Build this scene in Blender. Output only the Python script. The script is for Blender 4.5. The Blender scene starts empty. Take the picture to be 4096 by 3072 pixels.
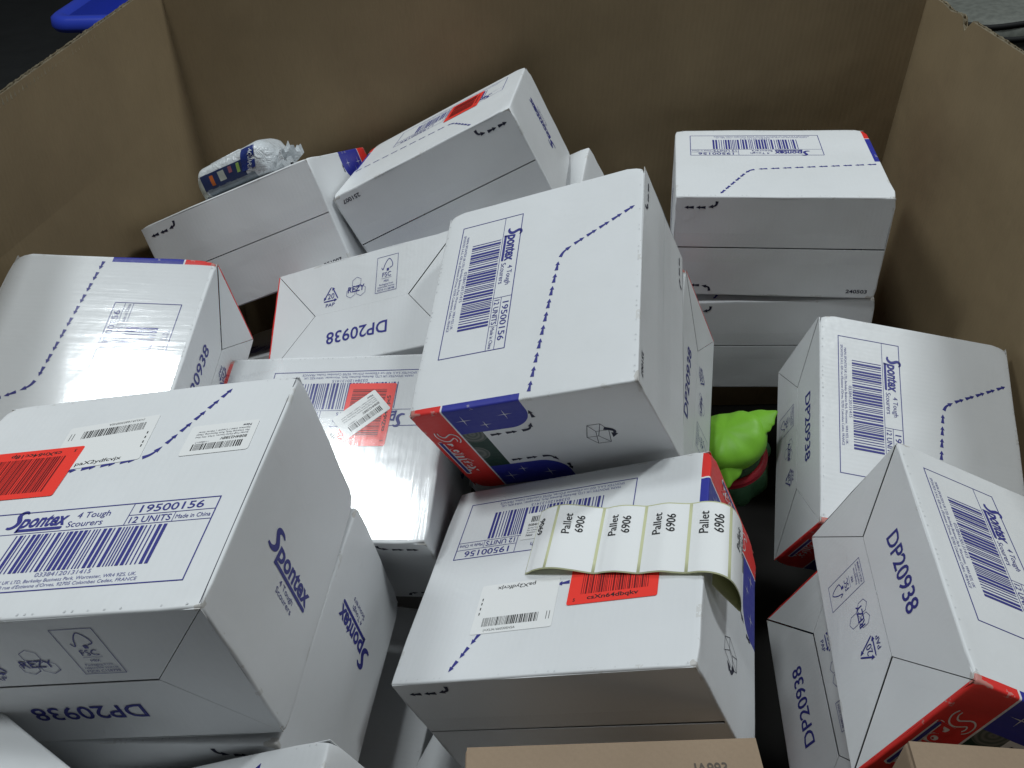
import bpy, bmesh, math, random
from mathutils import Matrix, Vector, noise

# ------------------------------------------------------------------ camera, world, lamps, exposure
scene = bpy.context.scene
ZO = 1.25                      # camera height above the warehouse floor; fitted poses are relative to the camera
CW = Matrix(((0.99979, -0.01748, -0.01047), (-0.00285, -0.62844, 0.77785), (-0.02018, -0.77766, -0.62836)))
cam_data = bpy.data.cameras.new('camera')
cam = bpy.data.objects.new('camera', cam_data)
scene.collection.objects.link(cam)
rot = Matrix((CW @ Vector((1, 0, 0)), CW @ Vector((0, -1, 0)), CW @ Vector((0, 0, -1)))).transposed()
cam.matrix_world = Matrix.Translation((0, 0, ZO)) @ rot.to_4x4()
cam_data.sensor_width = 36.0
cam_data.lens = 36.0 * 3325.7 / 4096.0
cam_data.clip_start = 0.02
cam_data.clip_end = 60
scene.camera = cam

world = bpy.data.worlds.new('World')
scene.world = world
world.use_nodes = True
bg = world.node_tree.nodes['Background']
bg.inputs[0].default_value = (0.84, 0.93, 1.0, 1)
bg.inputs[1].default_value = 0.042

def area_lamp(name, loc, target, sx, sy, power, col):
    d = bpy.data.lights.new(name, 'AREA')
    d.shape = 'RECTANGLE'; d.size = sx; d.size_y = sy; d.energy = power; d.color = col
    o = bpy.data.objects.new(name, d)
    o.location = loc
    o.rotation_euler = (Vector(target) - Vector(loc)).to_track_quat('-Z', 'Y').to_euler()
    scene.collection.objects.link(o)
    return o
LAMP = (0.90, 0.972, 1.0)
area_lamp('ceiling_lamp', (-1.85, 1.42, ZO + 2.60), (-1.4, 1.1, ZO - 0.6), 0.46, 0.70, 38, LAMP)
area_lamp('ceiling_lamp', (-0.78, 0.60, ZO + 2.60), (-0.5, 0.7, ZO - 0.6), 0.30, 0.50, 36, LAMP)
area_lamp('ceiling_lamp', (1.85, 1.70, ZO + 2.60), (1.4, 1.4, ZO - 0.6), 0.34, 0.80, 60, LAMP)

scene.view_settings.view_transform = 'Standard'
scene.view_settings.look = 'None'
scene.view_settings.exposure = -0.02
scene.view_settings.gamma = 1.0
scene.view_settings.use_curve_mapping = False
scene.render.engine = 'CYCLES'
scene.cycles.max_bounces = 8
scene.cycles.transparent_max_bounces = 16

# ------------------------------------------------------------------ helpers
COL = scene.collection
random.seed(7)
A_, W_, H_ = 0.300, 0.16266, 0.25176          # carton: label panel width, front panel width, height

def tag(o, label=None, cat=None, group=None, kind=None):
    if label: o['label'] = label
    if cat: o['category'] = cat
    if group: o['group'] = group
    if kind: o['kind'] = kind
    return o

def empty(name, mat=None, loc=None):
    o = bpy.data.objects.new(name, None)
    o.empty_display_size = 0.03
    COL.objects.link(o)
    if mat is not None: o.matrix_world = mat
    if loc is not None: o.location = loc
    return o

def link(name, me, parent=None, matrix=None):
    o = bpy.data.objects.new(name, me)
    COL.objects.link(o)
    if parent is not None: o.parent = parent
    if matrix is not None: o.matrix_local = matrix
    return o

def mesh(name, verts, faces, mats=(), smooth=False, idx=None):
    me = bpy.data.meshes.new(name)
    me.from_pydata([tuple(v) for v in verts], [], faces)
    for m in mats: me.materials.append(m)
    if smooth: me.polygons.foreach_set('use_smooth', [True] * len(me.polygons))
    if idx: me.polygons.foreach_set('material_index', idx)
    me.update()
    return me

# ------------------------------------------------------------------ materials
class NT:
    """small wrapper to write node trees as expressions"""
    def __init__(self, name):
        self.m = bpy.data.materials.new(name)
        self.m.use_nodes = True
        self.t = self.m.node_tree
        self.b = self.t.nodes['Principled BSDF']
        self.tc = self.t.nodes.new('ShaderNodeTexCoord')
        s = self.t.nodes.new('ShaderNodeSeparateXYZ')
        self.t.links.new(self.tc.outputs['Object'], s.inputs[0])
        self.x, self.y, self.z = s.outputs
        self.obj = self.tc.outputs['Object']
    def lk(self, a, b):
        if hasattr(a, 'is_linked'): self.t.links.new(a, b)
        else: b.default_value = a
    def n(self, kind, **kw):
        nd = self.t.nodes.new(kind)
        for k, v in kw.items(): setattr(nd, k, v)
        return nd
    def math(self, op, a, b=0.0, c=0.0):
        nd = self.n('ShaderNodeMath', operation=op)
        self.lk(a, nd.inputs[0]); self.lk(b, nd.inputs[1]); self.lk(c, nd.inputs[2])
        return nd.outputs[0]
    def lt(self, a, b): return self.math('LESS_THAN', a, b)
    def gt(self, a, b): return self.math('GREATER_THAN', a, b)
    def mul(self, a, b): return self.math('MULTIPLY', a, b)
    def add(self, a, b): return self.math('ADD', a, b)
    def sub(self, a, b): return self.math('SUBTRACT', a, b)
    def mix(self, f, a, b):
        nd = self.n('ShaderNodeMix', data_type='RGBA')
        self.lk(f, nd.inputs[0]); self.lk(a, nd.inputs[6]); self.lk(b, nd.inputs[7])
        return nd.outputs[2]
    def noise(self, scale, detail=3, rough=0.5, vec=None, dist=0.0):
        nd = self.n('ShaderNodeTexNoise')
        nd.inputs['Scale'].default_value = scale
        nd.inputs['Detail'].default_value = detail
        nd.inputs['Roughness'].default_value = rough
        nd.inputs['Distortion'].default_value = dist
        self.t.links.new(vec if vec is not None else self.obj, nd.inputs['Vector'])
        return nd.outputs[0]
    def vec(self, sx, sy, sz):
        nd = self.n('ShaderNodeVectorMath', operation='MULTIPLY')
        self.t.links.new(self.obj, nd.inputs[0]); nd.inputs[1].default_value = (sx, sy, sz)
        return nd.outputs[0]
    def ramp(self, f, lo, hi, a=0.0, b=1.0):
        nd = self.n('ShaderNodeMapRange')
        self.lk(f, nd.inputs[0]); nd.inputs[1].default_value = lo; nd.inputs[2].default_value = hi
        nd.inputs[3].default_value = a; nd.inputs[4].default_value = b
        return nd.outputs[0]
    def bump(self, h, strength, dist, prev=None):
        nd = self.n('ShaderNodeBump')
        nd.inputs['Strength'].default_value = strength
        nd.inputs['Distance'].default_value = dist
        self.lk(h, nd.inputs['Height'])
        if prev is not None: self.t.links.new(prev, nd.inputs['Normal'])
        return nd.outputs[0]
    def col(self, c): self.lk(c, self.b.inputs['Base Color'])
    def rough(self, r): self.lk(r, self.b.inputs['Roughness'])
    def nor(self, n): self.t.links.new(n, self.b.inputs['Normal'])

def flat(name, col, rough=0.5, spec=0.4, noisy=0.0):
    k = NT(name)
    c = (*col, 1)
    if noisy:
        c = k.mix(k.ramp(k.noise(90, 4), 0.3, 0.7), tuple(v * (1 - noisy) for v in col) + (1,), tuple(min(1, v * (1 + noisy)) for v in col) + (1,))
    k.col(c); k.rough(rough); k.b.inputs['Specular IOR Level'].default_value = spec
    return k.m

RED = (0.72, 0.035, 0.030, 1); BLUE = (0.030, 0.036, 0.30, 1); WHITE = (0.735, 0.745, 0.755, 1)

def carton_material():
    k = NT('white_carton_board')
    u = k.sub(A_ / 2, k.x)                      # distance from the printed front panel
    t = k.add(k.z, H_ / 2)
    s = k.sub(W_ / 2, k.math('ABSOLUTE', k.y))  # distance from the nearer label panel
    zone = k.lt(u, k.add(0.0085, k.mul(k.lt(t, 0.0015), -0.0045)))
    # white board with faint scuffs
    n1 = k.noise(9, 4, 0.6); n2 = k.noise(160, 2)
    base = k.mix(k.ramp(n1, 0.35, 0.75), WHITE, (0.70, 0.71, 0.715, 1))
    scuff = k.ramp(k.noise(38, 6, 0.7, dist=0.6), 0.68, 0.80)
    base = k.mix(k.mul(scuff, 0.26), base, (0.42, 0.42, 0.42, 1))
    stain = k.ramp(k.noise(4.5, 5, 0.65, dist=0.8), 0.56, 0.74)
    base = k.mix(k.mul(stain, 0.14), base, (0.50, 0.49, 0.46, 1))
    # blue field: rounded towards the middle and the top
    qs = k.math('MAXIMUM', k.sub(s, 0.017), 0.0); qt = k.math('MAXIMUM', k.sub(t, 0.100), 0.0)
    rr = k.math('SQRT', k.add(k.mul(qs, qs), k.mul(qt, qt)))
    blue = k.mul(k.lt(rr, 0.029), k.gt(t, 0.0405))
    blue = k.mul(blue, k.lt(u, k.add(0.0085, 0.0)))
    red = k.lt(t, 0.0385)
    photo = k.mul(k.mul(k.gt(s, 0.0455), k.lt(t, 0.066)), k.gt(t, 0.0405))
    # picture of coiled metal scourers on dark green
    vor = k.n('ShaderNodeTexVoronoi'); vor.inputs['Scale'].default_value = 26
    k.t.links.new(k.vec(1, 1, 1), vor.inputs['Vector'])
    d = vor.outputs['Distance']
    ring = k.math('SINE', k.mul(k.add(d, k.mul(k.noise(60, 3), 0.10)), 55.0))
    coil = k.mul(k.lt(d, 0.42), k.ramp(ring, -1, 1, 0.35, 1.0))
    pic = k.mix(coil, (0.010, 0.040, 0.028, 1), (0.16, 0.165, 0.15, 1))
    c = k.mix(k.mul(zone, red), base, RED)
    c = k.mix(k.mul(zone, blue), c, BLUE)
    c = k.mix(k.mul(zone, photo), c, pic)
    # worn corners and folds where the white liner has rubbed off
    ex = k.sub(A_ / 2, k.math('ABSOLUTE', k.x)); ey = s; ez = k.sub(H_ / 2, k.math('ABSOLUTE', k.z))
    corner = k.add(ex, k.add(ey, ez))
    wear = k.lt(corner, k.mul(k.ramp(k.noise(55, 3), .3, .7), .017))
    fold = k.sub(corner, k.math('MAXIMUM', ex, k.math('MAXIMUM', ey, ez)))
    rub = k.mul(k.lt(fold, .0042), k.gt(k.noise(34, 5, .7), .60))
    c = k.mix(k.mul(wear, .55), c, (.40, .36, .31, 1))
    c = k.mix(k.mul(rub, .40), c, (.50, .48, .44, 1))
    k.col(c)
    k.rough(k.ramp(n2, 0.3, 0.7, 0.38, 0.50))
    k.b.inputs['Specular IOR Level'].default_value = 0.35
    endp = k.gt(k.math('ABSOLUTE', k.x), A_ / 2 - .004)
    flute = k.math('SINE', k.mul(k.add(k.x, k.mul(k.y, endp)), 6.2832 / 0.0062))
    h = k.bump(k.noise(5.5, 2, 0.4), 0.70, 0.012)
    h = k.bump(k.ramp(k.noise(17, 2, 0.5, dist=1.2), 0.55, 0.85), 0.12, 0.0025, h)
    h = k.bump(flute, 0.035, 0.0005, h)
    h = k.bump(k.noise(240, 3), 0.05, 0.0005, h)
    k.nor(h)
    return k.m

def kraft_material(name, c0, c1, flute_axis='xy'):
    k = NT(name)
    n = k.noise(7, 5, 0.6)
    c = k.mix(k.ramp(n, 0.3, 0.7), c0, c1)
    fib = k.ramp(k.noise(1, 4, 0.7, vec=k.vec(420, 420, 60)), 0.35, 0.7)
    c = k.mix(k.mul(fib, 0.22), c, tuple(v * 0.62 for v in c0[:3]) + (1,))
    streak = k.ramp(k.noise(1, 3, 0.6, vec=k.vec(26, 26, 1.2)), 0.55, 0.75)
    c = k.mix(k.mul(streak, 0.16), c, tuple(v * 0.7 for v in c0[:3]) + (1,))
    k.col(c); k.rough(0.86); k.b.inputs['Specular IOR Level'].default_value = 0.2
    fl = k.math('SINE', k.mul(k.add(k.x, k.y), 6.2832 / 0.0085))
    h = k.bump(k.noise(4, 3, 0.5), 0.5, 0.02)
    h = k.bump(fl, 0.05, 0.001, h)
    k.nor(h)
    return k.m

def film_material(name, rough, strength, refl=.1):
    """clear packing film: transparent with a gloss, wrinkled along the flutes"""
    m = bpy.data.materials.new(name); m.use_nodes = True
    t = m.node_tree; t.nodes.clear()
    out = t.nodes.new('ShaderNodeOutputMaterial'); mixs = t.nodes.new('ShaderNodeMixShader')
    tr = t.nodes.new('ShaderNodeBsdfTransparent'); gl = t.nodes.new('ShaderNodeBsdfGlossy')
    fr = t.nodes.new('ShaderNodeValue'); fr.outputs[0].default_value = refl
    tc = t.nodes.new('ShaderNodeTexCoord')
    mp = t.nodes.new('ShaderNodeMapping'); mp.inputs['Scale'].default_value = (130, 130, 9)
    nz = t.nodes.new('ShaderNodeTexNoise'); nz.inputs['Scale'].default_value = 1; nz.inputs['Detail'].default_value = 4
    nz.inputs['Distortion'].default_value = 0.4
    b1 = t.nodes.new('ShaderNodeBump'); b1.inputs['Strength'].default_value = strength; b1.inputs['Distance'].default_value = 0.0012
    nz2 = t.nodes.new('ShaderNodeTexNoise'); nz2.inputs['Scale'].default_value = 14; nz2.inputs['Detail'].default_value = 3
    b2 = t.nodes.new('ShaderNodeBump'); b2.inputs['Strength'].default_value = strength * 0.45; b2.inputs['Distance'].default_value = 0.008
    L = t.links.new
    L(tc.outputs['Object'], mp.inputs[0]); L(mp.outputs[0], nz.inputs['Vector']); L(tc.outputs['Object'], nz2.inputs['Vector'])
    L(nz.outputs[0], b1.inputs['Height']); L(nz2.outputs[0], b2.inputs['Height']); L(b1.outputs[0], b2.inputs['Normal'])
    L(b2.outputs[0], gl.inputs['Normal']); gl.inputs['Roughness'].default_value = rough
    gl.inputs['Color'].default_value = (1, 1, 1, 1); tr.inputs['Color'].default_value = (0.995, 0.995, 0.995, 1)
    L(fr.outputs[0], mixs.inputs[0]); L(tr.outputs[0], mixs.inputs[1]); L(gl.outputs[0], mixs.inputs[2]); L(mixs.outputs[0], out.inputs[0])
    return m

M = dict(
    carton=carton_material(),
    ink=flat('navy_print_ink', (0.040, 0.042, 0.235), 0.5, 0.3),
    dark=flat('dark_print_ink', (0.022, 0.022, 0.045), 0.55, 0.3),
    fine=flat('fine_print_ink', (0.16, 0.165, 0.36), 0.55, 0.3),
    perf=flat('perforation_dents', (0.62, 0.63, 0.64), 0.6, 0.3),
    black=flat('black_thermal_print', (0.018, 0.018, 0.020), 0.55, 0.3),
    inkred=flat('red_logo_ink', (0.66, 0.030, 0.028), 0.45, 0.35),
    inkwhite=flat('white_logo_ink', (0.74, 0.74, 0.74), 0.45, 0.35),
    sticker_red=flat('fluorescent_red_sticker', (0.90, 0.050, 0.035), 0.42, 0.35),
    sticker_bar=flat('barcode_on_red', (0.16, 0.010, 0.012), 0.5, 0.3),
    sticker_white=flat('white_label_paper', (0.80, 0.80, 0.79), 0.42, 0.35),
    film=film_material('clear_film', 0.12, 0.13, 0.10),
    tape=film_material('clear_packing_tape', 0.16, 0.30, 0.03),
    kraft_bin=kraft_material('kraft_bin_board', (0.305, 0.228, 0.132, 1), (0.255, 0.190, 0.110, 1)),
    kraft_box=kraft_material('kraft_box_board', (0.335, 0.248, 0.172, 1), (0.29, 0.213, 0.147, 1)),
    bottom_shade=flat('shade_black_bottom', (0.020, 0.019, 0.018), 0.7, 0.2),  # bin bottom coloured near black to stand in for shade deep in the gaps
    kraft_edge=flat('kraft_cut_edge', (0.46, 0.40, 0.29), 0.9, 0.1, 0.25),
)

# fitted carton poses: rotation columns (front, label, top axes) and centre relative to the camera
POSE = {
    'C1': [[-0.1179,0.3999,0.909,0.0449],[-0.9509,0.2182,-0.2193,0.7927],[-0.286,-0.8902,0.3545,-0.5615]],
    'C2': [[0.1726,0.387,-0.9058,0.1052],[0.9348,0.2255,0.2744,0.8342],[0.3104,-0.8941,-0.3229,-0.7165]],
    'BM': [[0.8855,-0.4055,-0.2266,0.0647],[-0.208,0.0901,-0.974,0.5175],[0.4154,0.9096,-0.0046,-0.7247]],
    'BL': [[-0.9837,-0.1664,0.0683,-0.3412],[0.0665,0.0166,0.9977,0.4737],[-0.1672,0.9859,-0.0052,-0.5669]],
    'BL2': [[-0.9801,0.1603,-0.1171,-0.316],[0.1167,-0.012,-0.9931,0.4717],[-0.1606,-0.987,-0.007,-0.7303]],
    'L': [[0.0722,-0.0008,-0.9974,-0.5042],[0.9478,0.3113,0.0683,0.7774],[0.3105,-0.9503,0.0232,-0.6342]],
    'CL': [[-0.9049,0.0193,0.4252,-0.1623],[0.2207,0.8754,0.43,0.9916],[-0.3639,0.4829,-0.7964,-0.7171]],
    'CM': [[-0.9866,0.1383,-0.0864,-0.2278],[0.1222,0.2758,-0.9534,0.74],[-0.108,-0.9512,-0.289,-0.7403]],
    'TL1': [[-0.8863,0.4512,-0.1045,-0.0916],[0.0441,-0.1425,-0.9888,1.2321],[-0.461,-0.881,0.1064,-0.5689]],
    'TL2': [[0.927,-0.3414,-0.155,-0.3936],[-0.0202,0.3673,-0.9299,1.2256],[0.3744,0.8652,0.3336,-0.6606]],
    'TR': [[0.9871,-0.0433,-0.1541,0.3962],[-0.1531,0.0268,-0.9879,1.1897],[0.0469,0.9987,0.0198,-0.6182]],
    'R': [[-0.183,-0.0836,0.9796,0.4926],[-0.9128,0.3844,-0.1378,0.8047],[-0.365,-0.9194,-0.1466,-0.7845]],
    'RB': [[-0.1718,-0.3726,0.912,0.4565],[-0.9821,-0.0082,-0.1884,0.4753],[0.0776,-0.928,-0.3645,-0.719]],
    'BR2': [[0.1174,0.4146,0.9024,0.4458],[0.9919,-0.0042,-0.1271,0.4897],[-0.0489,0.91,-0.4118,-0.9036]],
    'TR2': [[0.9881,-0.0743,-0.1343,0.4083],[-0.1299,0.061,-0.9897,1.1833],[0.0818,0.9954,0.0506,-0.7931]],
    'BF': [[-0.8981,-0.4345,0.0683,-0.2565],[0.0617,0.0291,0.9977,0.2039],[-0.4355,0.9002,0.0006,-0.7407]],
    'TB': [[-0.8699,-0.4615,0.174,0.0082],[0.197,-0.0017,0.9804,1.2495],[-0.4522,0.8871,0.0924,-0.7241]],
    'TLU': [[0.9273,0.2707,0.2585,-0.3822],[-0.1516,-0.3596,0.9207,1.1714],[0.3422,-0.893,-0.2925,-0.9218]],
}

# ------------------------------------------------------------------ flat print: shapes in millimetres on a panel
class Ink:
    """collects 2D shapes (mm) into one flat mesh"""
    def __init__(self): self.v = []; self.f = []
    def poly(self, pts):
        i = len(self.v); self.v += [(x, y) for x, y in pts]; self.f.append(tuple(range(i, i + len(pts)))); return self
    def rect(self, x0, y0, x1, y1): return self.poly([(x0, y0), (x1, y0), (x1, y1), (x0, y1)])
    def frame(self, x0, y0, x1, y1, w):
        self.rect(x0, y0, x1, y0 + w); self.rect(x0, y1 - w, x1, y1)
        self.rect(x0, y0 + w, x0 + w, y1 - w); self.rect(x1 - w, y0 + w, x1, y1 - w); return self
    def stroke(self, pts, w, closed=False):
        n = len(pts); ws = w if isinstance(w, (list, tuple)) else [w] * n
        L = []; R = []
        for i in range(n):
            a = pts[(i - 1) % n] if (closed or i > 0) else pts[i]
            b = pts[(i + 1) % n] if (closed or i < n - 1) else pts[i]
            dx, dy = b[0] - a[0], b[1] - a[1]; l = math.hypot(dx, dy) or 1
            nx, ny = -dy / l * ws[i] / 2, dx / l * ws[i] / 2
            L.append((pts[i][0] + nx, pts[i][1] + ny)); R.append((pts[i][0] - nx, pts[i][1] - ny))
        for i in range(n if closed else n - 1):
            j = (i + 1) % n
            self.poly([R[i], R[j], L[j], L[i]])
        return self
    def add(self, o, dx=0, dy=0, s=1, rot=0, sx=None):
        c, q = math.cos(rot), math.sin(rot); i = len(self.v); sx = s if sx is None else sx
        for x, y in o.v:
            x, y = x * sx, y * s
            self.v.append((x * c - y * q + dx, x * q + y * c + dy))
        flip = (sx * s) < 0
        self.f += [tuple(k + i for k in (reversed(f) if flip else f)) for f in o.f]; return self
    def box(self): xs = [p[0] for p in self.v]; ys = [p[1] for p in self.v]; return min(xs), min(ys), max(xs), max(ys)
    def build(self, name, mat): return mesh(name, [(x * .001, y * .001, 0) for x, y in self.v], self.f, [mat])

_TXT = {}
def text_shape(s, bold=0.0, shear=0.0):
    """glyph outlines of the built-in font, baseline at 0, cap height about 0.73 for size 1"""
    key = (s, bold, shear)
    if key in _TXT: return _TXT[key]
    cu = bpy.data.curves.new('lettering', 'FONT')
    cu.body = s; cu.size = 1.0; cu.offset = bold; cu.shear = shear; cu.resolution_u = 3
    ob = bpy.data.objects.new('lettering', cu); COL.objects.link(ob)
    dg = bpy.context.evaluated_depsgraph_get(); dg.update()
    me = ob.evaluated_get(dg).to_mesh()
    k = Ink(); k.v = [(v.co.x, v.co.y) for v in me.vertices]; k.f = [tuple(p.vertices) for p in me.polygons]
    ob.evaluated_get(dg).to_mesh_clear()
    bpy.data.objects.remove(ob); bpy.data.curves.remove(cu)
    _TXT[key] = k
    return k

def put_text(ink, s, x, y, h, width=None, bold=0.0, shear=0.0, rot=0.0, center=False):
    """text with its lower left corner at x, y, cap height h, squeezed to width when given"""
    t = text_shape(s, bold, shear); x0, y0, x1, y1 = t.box()
    cap = text_shape('H', bold, shear).box(); k = h / (cap[3] - cap[1])
    kx = k if width is None else width / (x1 - x0)
    w = (x1 - x0) * kx
    c, q = math.cos(rot), math.sin(rot); ox = -x0 * kx - (w / 2 if center else 0)
    return ink.add(t, x + ox * c, y + ox * q, s=k, sx=kx, rot=rot)

def barcode(ink, x0, y0, x1, y1, n, seed, wide=2.6, guard=True):
    r = random.Random(seed); bars = []
    for i in range(n): bars.append((r.choice((1, 1, wide)), r.choice((1, 1.2, wide * .8))))
    tot = sum(a + b for a, b in bars); k = (x1 - x0) / tot; x = x0
    for a, b in bars: ink.rect(x, y0, x + a * k * .95, y1); x += (a + b) * k
    return ink

def curve_pts(pts, n=6):
    """Catmull-Rom through control points"""
    out = []
    for i in range(len(pts) - 1):
        p0 = pts[max(i - 1, 0)]; p1 = pts[i]; p2 = pts[i + 1]; p3 = pts[min(i + 2, len(pts) - 1)]
        for k in range(n):
            t = k / n
            out.append(tuple(0.5 * (2 * p1[j] + (p2[j] - p0[j]) * t + (2 * p0[j] - 5 * p1[j] + 4 * p2[j] - p3[j]) * t * t + (3 * p1[j] - p0[j] - 3 * p2[j] + p3[j]) * t ** 3) for j in range(len(p1))))
    out.append(pts[-1]); return out

def logo(grow=0.0):
    """brand lettering, x 0..100, baseline 0, small letters about 19 high; last control value is the stroke width"""
    k = Ink()
    S = curve_pts([(25, 29.5, 3), (20.5, 33, 5.6), (14, 32, 7.2), (10.8, 26.5, 7.6), (13.5, 19.5, 8), (16.2, 12.5, 8), (14, 5, 7.4), (7, 0.5, 6.2), (0, 1.5, 4)], 5)
    k.stroke([p[:2] for p in S], [p[2] + 2 * grow for p in S])
    put_text(k, 'p', 19.5, 0, 29, 17, 0.030 + grow * .036, 0.14)
    put_text(k, 'ontex', 37, 0, 29, 64, 0.030 + grow * .036, 0.14)
    return k
def logo_underline(grow=0.0):
    g = grow
    return Ink().poly([(23 - g, -9.4 - g), (97 + g, -9.4 - g), (99 + g, -6.4), (98 + g, -3.4 + g), (22 - g, -3.4 + g), (21 - g, -6.4)])

def arrow(ink, x, y, ang, L=13.0, w=1.0):
    c, s = math.cos(ang), math.sin(ang)
    P = [(0, -2.2 * w), (8.2, -0.9 * w), (7.6, -2.7 * w), (L, 0), (7.6, 2.7 * w), (8.2, 0.9 * w), (0, 2.2 * w)]
    q = [(x + a * c - b * s, y + a * s + b * c) for a, b in P]
    ink.poly([q[0], q[1], q[5], q[6]]); ink.poly([q[2], q[3], q[4]])
def arrow_curve(ink, pts, w=1.0):
    c = curve_pts(pts, 6); n = len(c); cut = int(n * .62)
    ink.stroke(c[:cut + 1], [4.4 * w * (1 - .5 * i / cut) for i in range(cut + 1)])
    a = math.atan2(c[-1][1] - c[cut][1], c[-1][0] - c[cut][0]); nx, ny = -math.sin(a) * 2.8 * w, math.cos(a) * 2.8 * w
    ink.poly([(c[cut][0] - nx, c[cut][1] - ny), c[-1], (c[cut][0] + nx, c[cut][1] + ny)])

# the shipping label, 200 x 81 mm, origin at its lower left corner
lab = Ink().frame(0, 0, 200, 81, 1.0)
lab.rect(1, 57.6, 199, 58.2); lab.rect(126.2, 58.2, 126.8, 80); lab.rect(126.8, 67.7, 199, 68.3); lab.rect(166.4, 58.2, 166.9, 67.7)
barcode(lab, 35, 18, 166, 56, 36, 3)
lab.add(logo(), 20, 64.6, s=0.50, sx=0.52); lab.add(logo_underline(), 20, 64.6, s=0.50, sx=0.52)
put_text(lab, '4 Tough', 80, 69.8, 6.0, 29); put_text(lab, 'Scourers', 75, 61.0, 6.0, 31)
put_text(lab, '19500156', 134, 70.4, 7.6, 54, 0.008); put_text(lab, '12 UNITS', 129.5, 59.7, 6.4, 35, 0.008)
put_text(lab, 'Made in China', 168.5, 60.6, 4.2, 29)
fine = Ink()
put_text(fine, '03384120131415', 75, 13.0, 3.8, 46)
put_text(fine, 'MAPA SPONTEX UK LTD, Berkeley Business Park, Worcester, WR4 9ZS, UK.', 18, 8.0, 3.0, 142)
put_text(fine, 'SPONTEX S.A.S, 420 rue d\'Estienne d\'Orves, 92705 Colombes Cedex, FRANCE', 14, 3.4, 3.0, 148)
ME_LABEL = lab.build('shipping_label_print', M['ink']); ME_FINE = fine.build('address_print', M['fine'])

# tear line on a label panel whose front panel is on the left (mirrored for the other side)
def tear(mirror):
    k = Ink(); n = 10
    for i in range(n):
        x0 = 8.5 + i * 17.4
        arrow(k, x0, 139.2 + (x0 - 8.5) * 0.104, 0.104)
    arrow_curve(k, [(184, 158.6), (191, 162.3), (197.5, 171)])
    for i in range(5):
        d = 2.5 + i * 16.2
        arrow(k, 198.3 + d * 0.478, 172 + d * 0.878, 1.072, 13)
    if mirror:
        k2 = Ink(); k2.add(k, 300, 0, s=1, sx=-1); k = k2
    return k.build('tear_line_print', M['ink'])
ME_TEAR = {'A': tear(False), 'B': tear(True)}

side = Ink(); side.add(logo(), 45, 95, s=0.66, sx=0.87); side.add(logo_underline(), 45, 95, s=0.66, sx=0.87)
put_text(side, '4 Tough', 80, 80.5, 5.4, 29); put_text(side, 'Scourers', 78, 72.5, 5.4, 33)
ME_SIDE = side.build('brand_print', M['ink'])

# front panel: logo in the red band, stars, arrows, opening icon
fw = Ink(); fw.add(logo(1.6), 36, 13, s=0.60, sx=0.90); fw.add(logo_underline(2.2), 36, 13, s=0.60, sx=0.90)
ME_LOGO_W = fw.build('logo_outline_print', M['inkwhite'])
fr = Ink(); fr.add(logo(-.35), 36, 13, s=0.60, sx=0.90); ME_LOGO_R = fr.build('logo_print', M['inkred'])
fu = Ink(); fu.add(logo_underline(), 36, 13, s=0.60, sx=0.90); ME_LOGO_U = fu.build('logo_underline_print', M['ink'])
st = Ink()
for x, y, r in ((21, 56, 10), (20, 104, 9), (33, 76, 7), (141.6, 56, 10), (142.6, 104, 9), (129.6, 76, 7)):
    st.poly([(x - r, y), (x, y - .55), (x + r, y), (x, y + .55)]); st.poly([(x - .55, y), (x, y - r), (x + .55, y), (x, y + r)])
ME_STARS = st.build('star_print', M['inkwhite'])
fa = Ink()
for sgn in (0, 1):
    fx = (lambda q: q) if sgn == 0 else (lambda q: 162.66 - q)
    for y in (72, 90): arrow(fa, fx(54), y, math.pi / 2, 13)
    arrow_curve(fa, [(fx(54), 109), (fx(52), 118), (fx(42), 124)])
    arrow(fa, fx(33), 131, math.pi if sgn == 0 else 0, 14)
icon = Ink()
for a, b in (((0, 0), (0, 14)), ((0, 14), (13, 19)), ((13, 19), (13, 5)), ((0, 0), (13, 5)), ((13, 5), (36, 0)), ((13, 19), (36, 14)), ((36, 14), (36, 0)), ((0, 0), (22, -8)), ((22, -8), (36, 0)), ((22, -8), (22, 5)), ((22, 5), (36, 14)), ((0, 14), (22, 5))):
    icon.stroke([a, b], .6)
arrow_curve(icon, [(9, 15), (16, 24), (28, 19)], 1.3)
fa.add(icon, 62, 178)
ME_FRONT = fa.build('opening_arrow_print', M['dark'])

ME_PERF = []
for yy in (2.6, 247.6):
    pf = Ink(); rr_ = random.Random(int(yy))
    for i in range(46):
        if rr_.random() < .5: pf.rect(8 + i * 6.2, yy, 8 + i * 6.2 + rr_.uniform(.8, 1.6), yy + rr_.uniform(1.0, 1.9))
    ME_PERF.append(pf.build('perforation', M['perf']))

ME_SEAM = Ink().rect(296.9, 3, 297.6, 249).build('side_seam', M['dark'])
# closure flaps (a up): arrows at the left end, date at the lower right
def flap_arrows(flip):
    k = Ink(); f = (lambda y: y) if not flip else (lambda y: W_ * 1000 - y)
    arrow_curve(k, [(59, f(155)), (57, f(148.5)), (47, f(146))], 1.0)
    for x in (43.5, 27): arrow(k, x, f(145.6), math.pi, 13.5)
    return k.build('opening_arrow_print', M['dark'])
ME_FLAP = [flap_arrows(False), flap_arrows(True)]
ME_DATE = {s: put_text(Ink(), s, 257, 9.3, 6.0, 30, 0.02).build('date_code_print', M['dark']) for s in ('251007', '240503', '250918')}

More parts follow.
